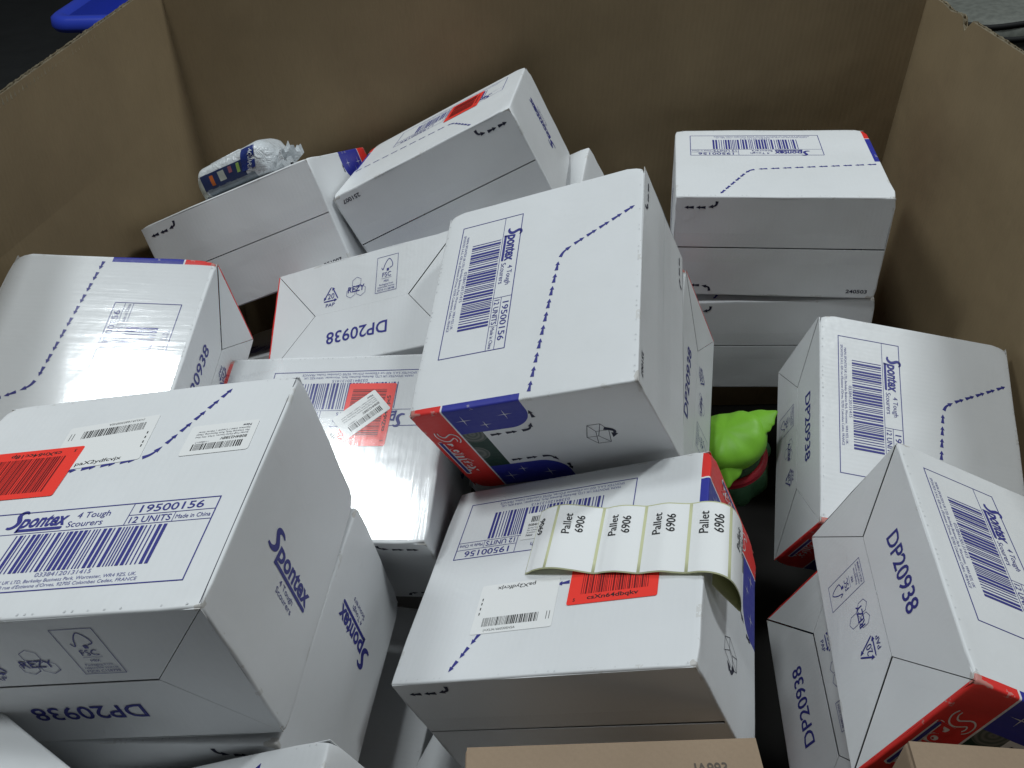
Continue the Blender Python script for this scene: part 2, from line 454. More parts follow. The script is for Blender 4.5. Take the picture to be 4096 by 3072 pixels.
# bottom flaps
dp = Ink(); put_text(dp, 'DP20938', 0, 0, 17.5, 98, 0.012); ME_DP = dp.build('article_code_print', M['ink'])
rc = Ink()
def recycle(k, cx, cy, r, w, word, wh):
    for i in range(3):
        a = math.pi / 2 + i * 2 * math.pi / 3; b = a + 2 * math.pi / 3
        A = (cx + r * math.cos(a), cy + r * math.sin(a)); B = (cx + r * math.cos(b), cy + r * math.sin(b))
        m = lambda t: (A[0] + (B[0] - A[0]) * t, A[1] + (B[1] - A[1]) * t)
        k.stroke([m(.06), m(.16), m(.74)], [w * .6, w, w])
        p = m(.92); q = m(.74); d = math.atan2(p[1] - q[1], p[0] - q[0]); nx, ny = -math.sin(d) * w * 1.5, math.cos(d) * w * 1.5
        k.poly([(q[0] - nx, q[1] - ny), p, (q[0] + nx, q[1] + ny)])
    put_text(k, word, cx, cy - wh * .55, wh, center=True)
recycle(rc, 101, 107, 15, 1.7, '20', 8); put_text(rc, 'PAP', 101, 90.5, 5.2, 15, center=True)
put_text(rc, 'REZY', 143, 104.5, 9, 27, 0.012, center=True)
for i in range(3):
    a = math.pi / 2 + i * 2 * math.pi / 3; cx, cy = 143 + 9.5 * math.cos(a), 109 + 9.5 * math.sin(a)
    hexa = [(cx + 8 * math.cos(a + j * math.pi / 3), cy + 8 * math.sin(a + j * math.pi / 3)) for j in range(6)]
    rc.stroke(hexa, .55, closed=True)
rc.frame(175, 93, 209, 148, .55)
rc.stroke(curve_pts([(183, 131), (185.5, 127.5), (188.5, 136), (194, 143), (199, 138), (200.5, 131), (196, 128.5)], 5), 1.0)
rc.rect(191.5, 124.5, 195, 128.5); put_text(rc, 'FSC', 192, 116, 6.6, 14, center=True); rc.rect(184, 113.6, 200, 114)
put_text(rc, 'MIX', 192, 108, 3.2, center=True)
put_text(rc, 'Packaging from', 192, 103.4, 2.5, 22, center=True); put_text(rc, 'responsible sources', 192, 99.8, 2.5, 27, center=True)
put_text(rc, 'FSC® C158798', 192, 95.2, 2.8, 27, center=True)
ME_RECYCLE = rc.build('recycling_print', M['ink'])

# ------------------------------------------------------------------ carton parts
FRAME = {'P': ((1, 0, 0), (0, 1, 0), (0, 0, 1)), 'A': ((0, 1, 0), (-1, 0, 0), (0, 0, 1)), 'S': ((-1, 0, 0), (0, -1, 0), (0, 0, 1)),
         'B': ((0, -1, 0), (1, 0, 0), (0, 0, 1)), 'C': ((0, 0, 1), (1, 0, 0), (0, 1, 0)), 'K': ((0, 0, -1), (-1, 0, 0), (0, 1, 0))}
DIM = Vector((A_, W_, H_))
def on_face(fc, s=0.0, t=0.0, off=0.0, rot=0.0):
    """matrix that lays a flat print (metres) on a carton face: s to the right, t up"""
    n, a, b = (Vector(q) for q in FRAME[fc])
    ext = lambda v: abs(v.x) * DIM.x + abs(v.y) * DIM.y + abs(v.z) * DIM.z
    o = n * (ext(n) / 2 + off) + a * (s - ext(a) / 2) + b * (t - ext(b) / 2)
    m = Matrix((a, b, n)).transposed().to_4x4(); m.translation = o
    return m @ Matrix.Rotation(rot, 4, 'Z')

RIM = 0.0021
def tube_mesh(seed):
    """the four walls as one board sleeve with soft folds; both ends curl in to the flaps"""
    r = random.Random(seed); R = RIM; pts = []
    hx, hy = A_ / 2, W_ / 2
    cs = [(hx - R, hy - R, 0), (-hx + R, hy - R, 90), (-hx + R, -hy + R, 180), (hx - R, -hy + R, 270)]
    for i, (cx, cy, a0) in enumerate(cs):
        for j in range(5):
            a = math.radians(a0 + j * 22.5); pts.append((cx, cy, math.cos(a), math.sin(a)))
        nx, ny, _ = cs[(i + 1) % 4]; a = math.radians(a0 + 90)
        L = math.hypot(nx - cx, ny - cy)
        for t in (.004 / L, .014 / L, .030 / L, .32, .5, .68, 1 - .030 / L, 1 - .014 / L, 1 - .004 / L):
            pts.append((cx + (nx - cx) * t, cy + (ny - cy) * t, math.cos(a), math.sin(a)))
    rows = []
    for j in range(5):
        a = math.radians(90 - j * 22.5); rows.append((H_ / 2 - R + R * math.sin(a), R * math.cos(a)))
    for z in (H_ / 2 - .008, H_ / 2 - .02, H_ / 2 - .05, 0, -H_ / 2 + .05, -H_ / 2 + .02, -H_ / 2 + .008): rows.append((z, R))
    for j in range(5):
        a = math.radians(-j * 22.5); rows.append((-H_ / 2 + R + R * math.sin(a), R * math.cos(a)))
    crush = [(Vector((sx * hx, sy * hy, sz * H_ / 2)), r.uniform(.0006, .0065)) for sx in (-1, 1) for sy in (-1, 1) for sz in (-1, 1)]
    off = Vector((r.uniform(0, 50), r.uniform(0, 50), r.uniform(0, 50)))
    V = []
    for z, ins in rows:
        for cx, cy, nx, ny in pts:
            p = Vector((cx + nx * ins, cy + ny * ins, z))
            if ins == 0 or True:
                for c, d in crush:
                    q = (p - c).length
                    if q < .022: p = p - (c.normalized()) * d * (1 - q / .022) ** 2
                dx = hx - abs(p.x); dy = hy - abs(p.y); dz = H_ / 2 - abs(p.z)
                if sorted((dx, dy, dz))[1] < .006 and ins > 0:
                    p = p + noise.noise_vector(p * 45 + off) * .0011
            V.append(p)
    n = len(pts); F = []
    for i in range(len(rows) - 1):
        for j in range(n):
            k = (j + 1) % n; F.append((i * n + j, (i + 1) * n + j, (i + 1) * n + k, i * n + k))
    return mesh('side_walls', V, F, [M['carton']], smooth=True)
TUBES = [tube_mesh(i) for i in range(6)]

def offset_poly(P, d):
    """convex counter-clockwise polygon, edge i (P[i] to P[i+1]) moved in by d[i]"""
    n = len(P); out = []
    ln = []
    for i in range(n):
        a, b = P[i], P[(i + 1) % n]; dx, dy = b[0] - a[0], b[1] - a[1]; l = math.hypot(dx, dy)
        nx, ny = -dy / l, dx / l; ln.append((nx, ny, nx * a[0] + ny * a[1] + d[i]))
    for i in range(n):
        a1, b1, c1 = ln[i - 1]; a2, b2, c2 = ln[i]; D = a1 * b2 - a2 * b1
        out.append(((c1 * b2 - c2 * b1) / D, (a1 * c2 - a2 * c1) / D))
    return out

def flap_mesh(name, fc, P, d, depth=None, th=.0007):
    """board flap on an end face; P in metres on the face, depth = how far each corner is sunk"""
    Q = offset_poly(P, d); n = len(Q); depth = depth or [0] * n
    m = on_face(fc); V = [m @ Vector((q[0], q[1], -z)) for q, z in zip(Q, depth)] + [m @ Vector((q[0], q[1], -z - th)) for q, z in zip(Q, depth)]
    F = [tuple(range(n)), tuple(reversed(range(n, 2 * n)))] + [(i, i + n, (i + 1) % n + n, (i + 1) % n) for i in range(n)]
    return mesh(name, V, F, [M['carton']])
E_ = RIM
FLAPS_TOP = []
for sd in range(4):
    r = random.Random(50 + sd); g = r.uniform(.0005, .0011); z1 = r.uniform(.0002, .0012); z2 = r.uniform(.0002, .0012)
    FLAPS_TOP.append((
        flap_mesh('top_flap', 'C', [(E_, W_ / 2), (A_ - E_, W_ / 2), (A_ - E_, W_ - E_), (E_, W_ - E_)], [g, 0, 0, 0], [z1, z2, 0, 0]),
        flap_mesh('top_flap', 'C', [(E_, E_), (A_ - E_, E_), (A_ - E_, W_ / 2), (E_, W_ / 2)], [0, 0, g, 0], [0, 0, z1 * .3, z2 * .4])))
FLAPS_BOT = []
SLITS = [(.0004, .0017, .0005, .0015, .0005), (.0019, .0005, .0005, .0004, .0005), (.0002, .0001, .0003, .0002, .0010), (.0010, .0005, .0005, .0005, .0012), (.0005, .0004, .0009, .0005, .0001)]
for ds in SLITS:      # half widths of the slits: c0-V1, c1-V2, c2-V2, c3-V1, middle
    V1 = (.0762, .081); V2 = (A_ - .0715, .081)
    c = [(E_, E_), (A_ - E_, E_), (A_ - E_, W_ - E_), (E_, W_ - E_)]
    FLAPS_BOT.append((
        flap_mesh('bottom_flap', 'K', [c[3], V1, V2, c[2]], [ds[3], ds[4], ds[2], 0], [0, .0003, .0003, 0]),
        flap_mesh('bottom_flap', 'K', [c[0], c[1], V2, V1], [0, ds[1], ds[4], ds[0]], [0, 0, .0002, .0002]),
        flap_mesh('bottom_flap', 'K', [c[0], V1, c[3]], [ds[0], ds[3], 0], [0, .0004, 0]),
        flap_mesh('bottom_flap', 'K', [c[1], c[2], V2], [0, ds[2], ds[1]], [0, 0, .0004])))
BOTTOM = {'R': 0, 'RB': 0, 'L': 1, 'C2': 1, 'BL': 2, 'CL': 4, 'BR2': 3}

def sheet_mesh(name, fc, s0, s1, t0, t1, off, mat, n=1):
    m = on_face(fc, off=off)
    return mesh(name, [m @ Vector(q) for q in ((s0, t0, 0), (s1, t0, 0), (s1, t1, 0), (s0, t1, 0))], [(0, 1, 2, 3)], [mat])
ME_TAPE = sheet_mesh('clear_tape', 'C', .004, A_ - .004, W_ / 2 - .024, W_ / 2 + .024, .0011, M['tape'])
ME_FILM = sheet_mesh('clear_film', 'B', .0035, A_ - .0035, .0035, H_ - .0035, .0013, M['film'])

P1 = .0003
def to_matrix(name):
    q = POSE[name]
    m = Matrix([r[:3] for r in q])
    m = m.to_quaternion().to_matrix().to_4x4()
    m.translation = Vector((q[0][3], q[1][3], q[2][3] + ZO))
    return m

CARTONS = {}
def carton(key, label, mat, date='251007', film=False, k=0):
    root = empty('carton', mat)
    tag(root, label, 'box', 'white printed cartons in the bin')
    CARTONS[key] = root
    body = link('side_walls', TUBES[k % len(TUBES)], root)
    for fc, s0 in (('A', .0765), ('B', .030)):
        link('shipping_label_print', ME_LABEL, body, on_face(fc, s0, .0237, P1))
        link('address_print', ME_FINE, body, on_face(fc, s0, .0237, P1))
        link('tear_line_print', ME_TEAR[fc], body, on_face(fc, 0, 0, P1))
        for e in ME_PERF: tag(link('perforation', e, body, on_face(fc, 0, 0, P1)), kind='stuff')
    link('brand_print', ME_SIDE, body, on_face('S', 0, 0, P1))
    link('logo_outline_print', ME_LOGO_W, body, on_face('P', 0, 0, P1))
    link('logo_print', ME_LOGO_R, body, on_face('P', 0, 0, P1 + .0001))
    link('logo_underline_print', ME_LOGO_U, body, on_face('P', 0, 0, P1 + .0002))
    tag(link('star_print', ME_STARS, body, on_face('P', 0, 0, P1)), kind='stuff')
    tag(link('opening_arrow_print', ME_FRONT, body, on_face('P', 0, 0, P1)), kind='stuff')
    tops = [link('top_flap', me, root) for me in FLAPS_TOP[k % 4]]
    for i in (0, 1): tag(link('opening_arrow_print', ME_FLAP[i], tops[i], on_face('C', 0, 0, P1)), kind='stuff')
    link('date_code_print', ME_DATE[date], tops[1], on_face('C', 0, 0, P1))
    bots = [link('bottom_flap', me, root) for me in FLAPS_BOT[BOTTOM.get(key, k % 4)]]
    link('recycling_print', ME_RECYCLE, bots[0], on_face('K', 0, 0, P1))
    link('article_code_print', ME_DP, bots[1], on_face('K', .198, .0500, P1, math.pi))
    link('clear_tape', ME_TAPE, root)
    if key == 'BL': link('side_seam', ME_SEAM, body, on_face('A', 0, 0, P1))
    if film: link('clear_film', ME_FILM, root)
    return root

# ------------------------------------------------------------------ stickers on cartons
def rounded(w, h, r, n=5):
    out = []
    for cx, cy, a0 in ((w - r, r, -90), (w - r, h - r, 0), (r, h - r, 90), (r, r, 180)):
        for i in range(n + 1):
            a = math.radians(a0 + i * 90 / n); out.append((cx + r * math.cos(a), cy + r * math.sin(a)))
    return out
def sticker(root, name, fc, w, h, paper, layers, s, t, rot=0.0, off=.0006, label=None):
    """paper slip w x h mm whose own lower left corner lies at s, t (mm) and turned by rot degrees"""
    m = on_face(fc, s * .001, t * .001, off, math.radians(rot))
    P = rounded(w, h, 2.2); n = len(P); V = [(x * .001, y * .001, 0) for x, y in P] + [(x * .001, y * .001, -.0002) for x, y in P]
    F = [tuple(range(n)), tuple(reversed(range(n, 2 * n)))] + [(i, i + n, (i + 1) % n + n, (i + 1) % n) for i in range(n)]
    o = link(name, mesh(name, V, F, [paper]), root, m)
    if label: o['label'] = label
    for nm, ink, mat in layers: link(nm, ink.build(nm, mat), o, Matrix.Translation((0, 0, .0001)))
    return o
def red_sticker(root, fc, s, t, rot, code, off=.0007, w=88, h=60):
    a = Ink(); put_text(a, '5', 6, 3.5, 3.6, bold=.02); put_text(a, code, 20, 4.5, 4.6, 50, .02)
    b = barcode(Ink(), 13, 11, 80, 54, 34, sum(map(ord, code)))
    return sticker(root, 'red_sticker', fc, w, h, M['sticker_red'], [('barcode_print', b, M['sticker_bar']), ('number_print', a, M['black'])], s, t, rot, off)
def white_sticker(root, fc, s, t, rot, code, off=.0005, w=86, h=58):
    a = Ink(); put_text(a, code, 26, 3.5, 4.4, 42, .01)
    barcode(a, 16, 40, 76, 50, 40, 11); put_text(a, '(=XUA166030SHSA', 72, 55.5, 2.6, 34, rot=math.pi)
    for x in (4, 7): a.rect(x, 40, x + .6, 49)
    for y in (16, 21, 27, 33): a.rect(81, y, 82.2, y + 3)
    return sticker(root, 'white_sticker', fc, w, h, M['sticker_white'], [('code_print', a, M['black'])], s, t, rot, off)
def small_sticker(root, fc, s, t, rot, off=.0006, w=62, h=37):
    a = Ink(); barcode(a, 8, 24, 54, 32, 34, 5); put_text(a, 'B084H23B8V', 6, 18.2, 3.4, 24, .015)
    b = Ink(); put_text(b, '11086017', 40, 21.3, 1.6, 12)
    for y, s_ in ((14.6, 'Spontex Tough Kitchen Scourers, 12 Pack, Wire Wool'), (11.4, 'Pan Cleaning Pads, Rust Removing, Metal'), (8.2, 'Stainless Steel | Copper | Fibres Silver')):
        put_text(b, s_, 6, y, 2.0, 48)
    put_text(b, 'New', 6, 4.0, 3.0, 8, .02)
    return sticker(root, 'small_label', fc, w, h, M['sticker_white'], [('barcode_print', a, M['black']), ('text_print', b, M['dark'])], s, t, rot, off)

# ------------------------------------------------------------------ setting: warehouse floor and the cardboard bin
k = NT('shade_black_floor'); n_ = k.noise(6, 6, 0.65)
k.col(k.mix(k.ramp(n_, .3, .7), (.014, .015, .015, 1), (.024, .025, .025, 1))); k.rough(.8); k.nor(k.bump(k.noise(60, 4), .3, .004)); M['floor'] = k.m  # shade around the bin is put into the floor colour, hence near black
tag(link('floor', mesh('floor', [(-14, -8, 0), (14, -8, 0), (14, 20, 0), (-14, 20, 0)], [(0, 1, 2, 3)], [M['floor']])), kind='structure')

BIN_Z = 0.045; YB = 1.405; YF = 0.10; TH = 0.0075
def left_x(y, z):
    kk = 0.20 + (0.12 - 0.20) * min(1, max(0, (z + 0.52) / 0.2))
    d = YB - y
    return -0.5555 - kk * (d if d < .5 else .5 + (d - .5) * .12) 
def right_x(y, z): return 0.6535 + 0.010 * math.sin(min(1, (YB - y) / .7) * math.pi / 2)
def left_top(y): return -0.3215 + 0.053 * (y - 1.323)
bin_root = tag(empty('pallet_bin', loc=(0.05, YF, BIN_Z)), 'large open brown corrugated cardboard bin holding the pile of boxes', 'bin')
BR = Vector((0.05, YF, BIN_Z))
def bin_wall(fn, top, nu, nv, normal, name='wall', tears=None):
    """fn(u, v) -> inner surface point (u along the wall, v height fraction); real thickness and fluting at the cut edge"""
    inner = []; outer = []
    for i in range(nu + 1):
        for j in range(nv + 1):
            p = Vector(fn(i / nu, j / nv)); p.z += ZO
            q = noise.noise(p * 3.1) * .0025
            p = p + Vector(normal) * q
            inner.append(p - BR); outer.append(p + Vector(normal) * TH - BR)
    n = len(inner); V = inner + outer; F = []
    id_ = lambda i, j: i * (nv + 1) + j
    for i in range(nu):
        for j in range(nv):
            a, b, c, d = id_(i, j), id_(i + 1, j), id_(i + 1, j + 1), id_(i, j + 1)
            F.append((a, b, c, d)); F.append((d + n, c + n, b + n, a + n))
        F.append((id_(i, 0), id_(i, 0) + n, id_(i + 1, 0) + n, id_(i + 1, 0)))
    for i0 in (0, nu):
        for j in range(nv): F.append((id_(i0, j), id_(i0, j + 1), id_(i0, j + 1) + n, id_(i0, j) + n))
    o = link(name, mesh(name, V, F, [M['kraft_bin']], smooth=False), bin_root)
    # cut edge: zig-zag fluting between the two liners
    top_in = [inner[id_(i, nv)] for i in range(nu + 1)]; FV = []; FF = []
    L = sum((top_in[i + 1] - top_in[i]).length for i in range(nu)); cnt = int(L / .0042)
    for m in range(cnt + 1):
        u = m / cnt * nu; i = min(int(u), nu - 1); p = top_in[i].lerp(top_in[i + 1], u - i)
        e = (.0007 if m % 2 else TH - .0007) + random.uniform(-.0004, .0004)
        q = p + Vector(normal) * e; dz = random.uniform(-.0014, .0016)
        FV += [q + Vector((0, 0, dz)), q - Vector((0, 0, .012))]
        if m: b = 2 * m; FF.append((b - 2, b - 1, b + 1, b))
    # paper edges of the liners, slightly ragged
    for e in (0.0011, TH - .0011):
        base = len(FV)
        for m in range(cnt + 1):
            u = m / cnt * nu; i = min(int(u), nu - 1); p = top_in[i].lerp(top_in[i + 1], u - i) + Vector(normal) * e
            FV += [p + Vector((0, 0, random.uniform(-.0002, .0016))), p - Vector((0, 0, .0008))]
            if m: b = base + 2 * m; FF.append((b - 2, b - 1, b + 1, b))
    link('fluting', mesh('fluting', FV, FF, [M['kraft_edge']]), o)
    return o
zb = BIN_Z - ZO
def lerp(a, b, t): return a + (b - a) * t
def p_left(u, v):
    y = lerp(YF, YB, u); z = lerp(zb, left_top(y), v); return left_x(y, z), y, z
def notch(y):
    d = (y - 1.268) / .016
    return .019 * max(0, 1 - abs(d)) + .004 * max(0, 1 - abs((y - 1.32) / .03))
def p_right(u, v):
    y = lerp(YF, YB, u); z = lerp(zb, -.3585, v) - notch(y) * max(0, (v - .95) / .05); return right_x(y, z), y, z
def p_back(u, v):
    z = lerp(zb, -.306, v); x = lerp(left_x(YB, z), right_x(YB, z), u); return x, YB + .010 * math.sin(u * math.pi) * math.sin(min(1, v * 1.1) * math.pi), z
def p_front(u, v):
    z = lerp(zb, -.74, v); x = lerp(left_x(YF, z), right_x(YF, z), u); return x, YF, z
bin_wall(p_left, None, 60, 24, (-1, 0, 0))
bin_wall(p_right, None, 170, 24, (1, 0, 0))
bin_wall(p_back, None, 50, 24, (0, 1, 0))
bin_wall(p_front, None, 30, 10, (0, -1, 0))  # unseen front wall, kept low so more fill light enters the bin
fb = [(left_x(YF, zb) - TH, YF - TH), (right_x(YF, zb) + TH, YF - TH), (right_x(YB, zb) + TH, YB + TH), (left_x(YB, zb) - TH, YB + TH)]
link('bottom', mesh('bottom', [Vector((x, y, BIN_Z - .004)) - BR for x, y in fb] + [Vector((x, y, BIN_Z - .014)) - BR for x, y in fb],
     [(0, 1, 2, 3), (7, 6, 5, 4), (0, 4, 5, 1), (1, 5, 6, 2), (2, 6, 7, 3), (3, 7, 4, 0)], [M['bottom_shade']]), bin_root)
# wooden pallet boards under the bin
# ------------------------------------------------------------------ the white cartons
G = {}
LABELS = {
    'C1': ('tilted white carton in the middle of the pile, red front corner turned to the viewer', '251007', False),
    'C2': ('white carton under the tilted middle one, its coded bottom facing right beside the green toy', '251007', False),
    'BM': ('white carton at the front centre with the strip of pallet labels on top', '251007', False),
    'BL': ('white carton at the lower left with red and white stickers on top', '250918', False),
    'BL2': ('white carton directly beneath the lower left stickered carton, brand upside down on its side', '251007', False),
    'L': ('white film-covered carton against the left bin wall with a bright glare patch', '250918', False),
    'CL': ('white carton tipped on its side, recycling marks and bottom code facing the viewer', '251007', False),
    'CM': ('white glossy carton with a red sticker half hidden left of the tilted middle carton', '251007', False),
    'TL1': ('white carton leaning highest at the back wall with a small red sticker on top', '251007', False),
    'TL2': ('white carton under the wipes packet in the back left corner', '251007', False),
    'TR': ('white carton lying level in the back right corner, top of its stack', '240503', False),
    'TR2': ('white carton in the back right corner under the level top one', '240503', False),
    'R': ('white carton at the right bin wall, label panel up, right of the green toy', '251007', False),
    'RB': ('white carton at the lower right leaning over another, coded bottom facing left', '251007', False),
    'BR2': ('white carton beneath the lower right carton, bottom code reading upwards', '250918', False),
    'BF': ('white carton cut off by the lower frame edge, below the upside down brand', '250918', False),
    'TB': ('white carton peeking out behind the highest carton at the back wall', '251007', False),
    'TLU': ('white carton in shadow beneath the one that carries the wipes packet', '251007', False),
}
for i, (key, (lb, date, _)) in enumerate(LABELS.items()):
    carton(key, lb, to_matrix(key), date, film=key in ('L', 'CM'), k=i)

def flat_pose(x, y, z, yaw, up='B'):
    """level carton: label panel up"""
    m = Matrix.Rotation(math.radians(yaw), 4, 'Z')
    base = Matrix(((1, 0, 0), (0, 0, 1), (0, -1, 0))).to_4x4() if up == 'B' else Matrix(((1, 0, 0), (0, 0, -1), (0, 1, 0))).to_4x4()
    m = Matrix.Translation((x, y, z + ZO)) @ m @ base
    return m
carton('D1', 'dark shaded white carton at the bottom of the gap in the lower left stack', Matrix.Translation((-.235, .505, -.962 + ZO)) @ Matrix.Rotation(math.radians(-9), 4, 'Z') @ Matrix(((0, 0, 1), (1, 0, 0), (0, 1, 0))).to_4x4(), '251007', k=1)
carton('D2', 'deep dark white carton low in the gap beside the front centre carton', flat_pose(.045, .44, -.962, -24, 'A'), '251007', k=2)
carton('BLC', 'white carton filling the extreme lower left corner of the picture', Matrix.Translation((-.462, .232, -.695 + ZO)) @ Matrix.Rotation(math.radians(-32), 4, 'Z') @ Matrix(((-1, 0, 0), (0, 0, 1), (0, 1, 0))).to_4x4(), '251007', k=3)


c = CARTONS
white_sticker(c['BL'], 'A', 95.8, 150.6, 4.6, 'paX2ydfcvjx'); red_sticker(c['BL'], 'A', 119.0, 182.0, 180, 'csXn64cc18p'); small_sticker(c['BL'], 'A', 279.5, 193.5, 181)
white_sticker(c['BM'], 'A', 141.0, 143.4, 1.3, 'paX2ydfcvjx'); red_sticker(c['BM'], 'A', 128.6, 180.0, 180.8, 'csXn64dbqkv'); small_sticker(c['BM'], 'A', 199.5, 89.0, 180)
white_sticker(c['CM'], 'B', 84, 156, -42, 'paX2ydfcvjx'); red_sticker(c['CM'], 'B', 68, 132, -91, 'csZn64d9pc5'); small_sticker(c['CM'], 'B', 93.4, 52.9, 42, off=.0010)
red_sticker(c['TL1'], 'B', 72.5, 122, -91, 'csXn64c7bkt')

# ------------------------------------------------------------------ brown cartons along the near side
def brown_box(label, corner, e1, e2, depth, code=None, code_at=(0, 0)):
    """corner: far left top corner; e1 along the far edge, e2 towards the viewer (both horizontal), depth downwards"""
    c0 = Vector(corner) + Vector((0, 0, ZO)); x = Vector(e1); y = -Vector(e2)
    L1, L2 = x.length, y.length; x.normalize(); z = Vector((0, 0, 1)); y = z.cross(x).normalized()
    base = c0 - y * L2 - z * depth
    m = Matrix((x, y, z)).transposed().to_4x4(); m.translation = base
    root = tag(empty('brown_box', m), label, 'box', 'brown cardboard boxes at the near side')
    r = .003; bm = bmesh.new()
    bmesh.ops.create_cube(bm, size=1)
    for v in bm.verts: v.co = Vector(((v.co.x + .5) * L1, (v.co.y + .5) * L2, (v.co.z + .5) * (depth - .004)))
    bmesh.ops.bevel(bm, geom=bm.edges[:], offset=r, segments=3, profile=.5, affect='EDGES')
    me = bpy.data.meshes.new('side_walls'); bm.to_mesh(me); bm.free(); me.materials.append(M['kraft_box'])
    me.polygons.foreach_set('use_smooth', [True] * len(me.polygons)); link('side_walls', me, root)
    for s0, s1 in ((0.0, .5), (.5, 1.0)):
        g = .0007; a, b = s0 * L2 + (g if s0 else .0015), s1 * L2 - (g if s1 < 1 else .0015)
        V = [(.0015, a, depth), (L1 - .0015, a, depth + .0006), (L1 - .0015, b, depth + .0008), (.0015, b, depth)]
        V = V + [(p[0], p[1], depth - .0039) for p in V]
        fl = link('top_flap', mesh('top_flap', V, [(0, 1, 2, 3), (7, 6, 5, 4), (0, 4, 5, 1), (1, 5, 6, 2), (2, 6, 7, 3), (3, 7, 4, 0)], [M['kraft_box']]), root)
        if code and s1 == 1.0:
            kk = Ink(); put_text(kk, code, 0, 0, 8.6, 27, .012)
            link('code_print', kk.build('code_print', M['kcode']), fl, Matrix.Translation((code_at[0], code_at[1], depth + .0012)))
    return root
M['kcode'] = flat('grey_stamp_ink', (.11, .09, .075), .7, .2)
brown_box('brown cardboard box with grey stamped code at the lower centre edge', (-.0494, .3344, -.64), (.2329, .0046, 0), (0, -.19, 0), .30, 'JA993', (.177, .161))
brown_box('plain brown cardboard box at the lower right corner of the picture', (.2914, .3248, -.62), (.33, -.0302, 0), (0, -.18, 0), .16)

# ------------------------------------------------------------------ strip of pallet labels lying on the front centre carton
M['liner'] = flat('yellow_green_release_liner', (.62, .63, .38), .38, .4)
M['label_paper'] = flat('matte_white_label', (.82, .825, .82), .5, .3)
CTRL = [(182, .6), (177, 2.6), (170, 6.0), (158, 9.0), (145, 9.5), (130, 7.0), (107, 1.8), (96, 3.4), (84, 4.6), (72, 3.4), (61, 1.9), (49, 3.8), (38, 5.0), (26, 3.6),
        (15, 2.8), (2, 4.6), (-9, 3.4), (-17, -.5), (-22, -7), (-24, -17), (-23.5, -30), (-21, -42), (-18.5, -50)]
BACK = [(-16.8, -49), (-12, -36), (-7, -22), (-4, -12)]
def arc_table(P):
    a = [0.0]
    for i in range(1, len(P)): a.append(a[-1] + math.hypot(P[i][0] - P[i - 1][0], P[i][1] - P[i - 1][1]))
    return a
PROF = curve_pts(CTRL, 8); ARC = arc_table(PROF)
def t_front(s): return 147 + (107 - max(s, -30)) * .143
def t_back(s): return 62 + (107 - max(s, -30)) * .140
def strip_point(a, f, off=0.0):
    """a: arc length (mm), f: 0 back edge .. 1 front edge"""
    a = min(max(a, 0), ARC[-1]); i = max(j for j in range(len(ARC)) if ARC[j] <= a); i = min(i, len(ARC) - 2)
    w = (a - ARC[i]) / (ARC[i + 1] - ARC[i]); s = lerp(PROF[i][0], PROF[i + 1][0], w); h = lerp(PROF[i][1], PROF[i + 1][1], w)
    ds, dh = PROF[i + 1][0] - PROF[i][0], PROF[i + 1][1] - PROF[i][1]; l = math.hypot(ds, dh); nx, nh = dh / l, -ds / l
    s += nx * off; h += nh * off
    t = lerp(t_back(s), t_front(s), f)
    return on_face('A') @ Vector((s * .001, t * .001, h * .001))
strip = empty('label_strip', c['BM'].matrix_world.copy())
tag(strip, 'curling strip of white pallet labels on yellowish backing across the front centre carton', 'label strip')
def ribbon(name, P, mat, parent, f0=0.0, f1=1.0, nf=4):
    V = []; F = []
    for s, h in P:
        for j in range(nf + 1):
            t = lerp(t_back(s), t_front(s), lerp(f0, f1, j / nf)); V.append(on_face('A') @ Vector((s * .001, t * .001, h * .001)))
    for i in range(len(P) - 1):
        for j in range(nf): q = i * (nf + 1) + j; F.append((q, q + 1, q + nf + 2, q + nf + 1))
    o = link(name, mesh(name, V, F, [mat], smooth=True), parent)
    md = o.modifiers.new('thickness', 'SOLIDIFY'); md.thickness = .00018; md.offset = 0
    return o
ribbon('backing', PROF, M['liner'], strip)
ribbon('backing_end', [PROF[-1]] + curve_pts(BACK, 5), M['liner'], strip)
s_to_a = lambda sv: next(ARC[i] for i in range(len(PROF)) if PROF[i][0] <= sv)
bars = [s_to_a(v) for v in (157, 107, 61, 15, -20.5)]
spans = [(1.0, bars[0] - 1.6)] + [(bars[i] + 1.6, bars[i + 1] - 1.6) for i in range(4)] + [(bars[4] + 1.6, ARC[-1] - 1)]
for si, (a0, a1) in enumerate(spans):
    na, nf = 34, 4; V = []; F = []
    for i in range(na + 1):
        for j in range(nf + 1):
            V.append(strip_point(lerp(a0, a1, i / na), lerp(.018, .982, j / nf), .28))
    for i in range(na):
        for j in range(nf): q = i * (nf + 1) + j; F.append((q, q + nf + 1, q + nf + 2, q + 1))
    o = link('label', mesh('label', V, F, [M['label_paper']], smooth=True), strip)
    ink = Ink(); put_text(ink, 'Pallet', 0, 0, 8.6, 27, .006); put_text(ink, '6906', 3, -13.6, 8.6, 22, .008)
    base = a0 + 17 if si else a1 - 27
    pv = []
    for x, y in ink.v: pv.append(strip_point(base - y, (40 - x) / 85.0, .75))
    if base < ARC[-1]:
        link('pallet_number_print', mesh('pallet_number_print', pv, ink.f, [M['black']]), o)

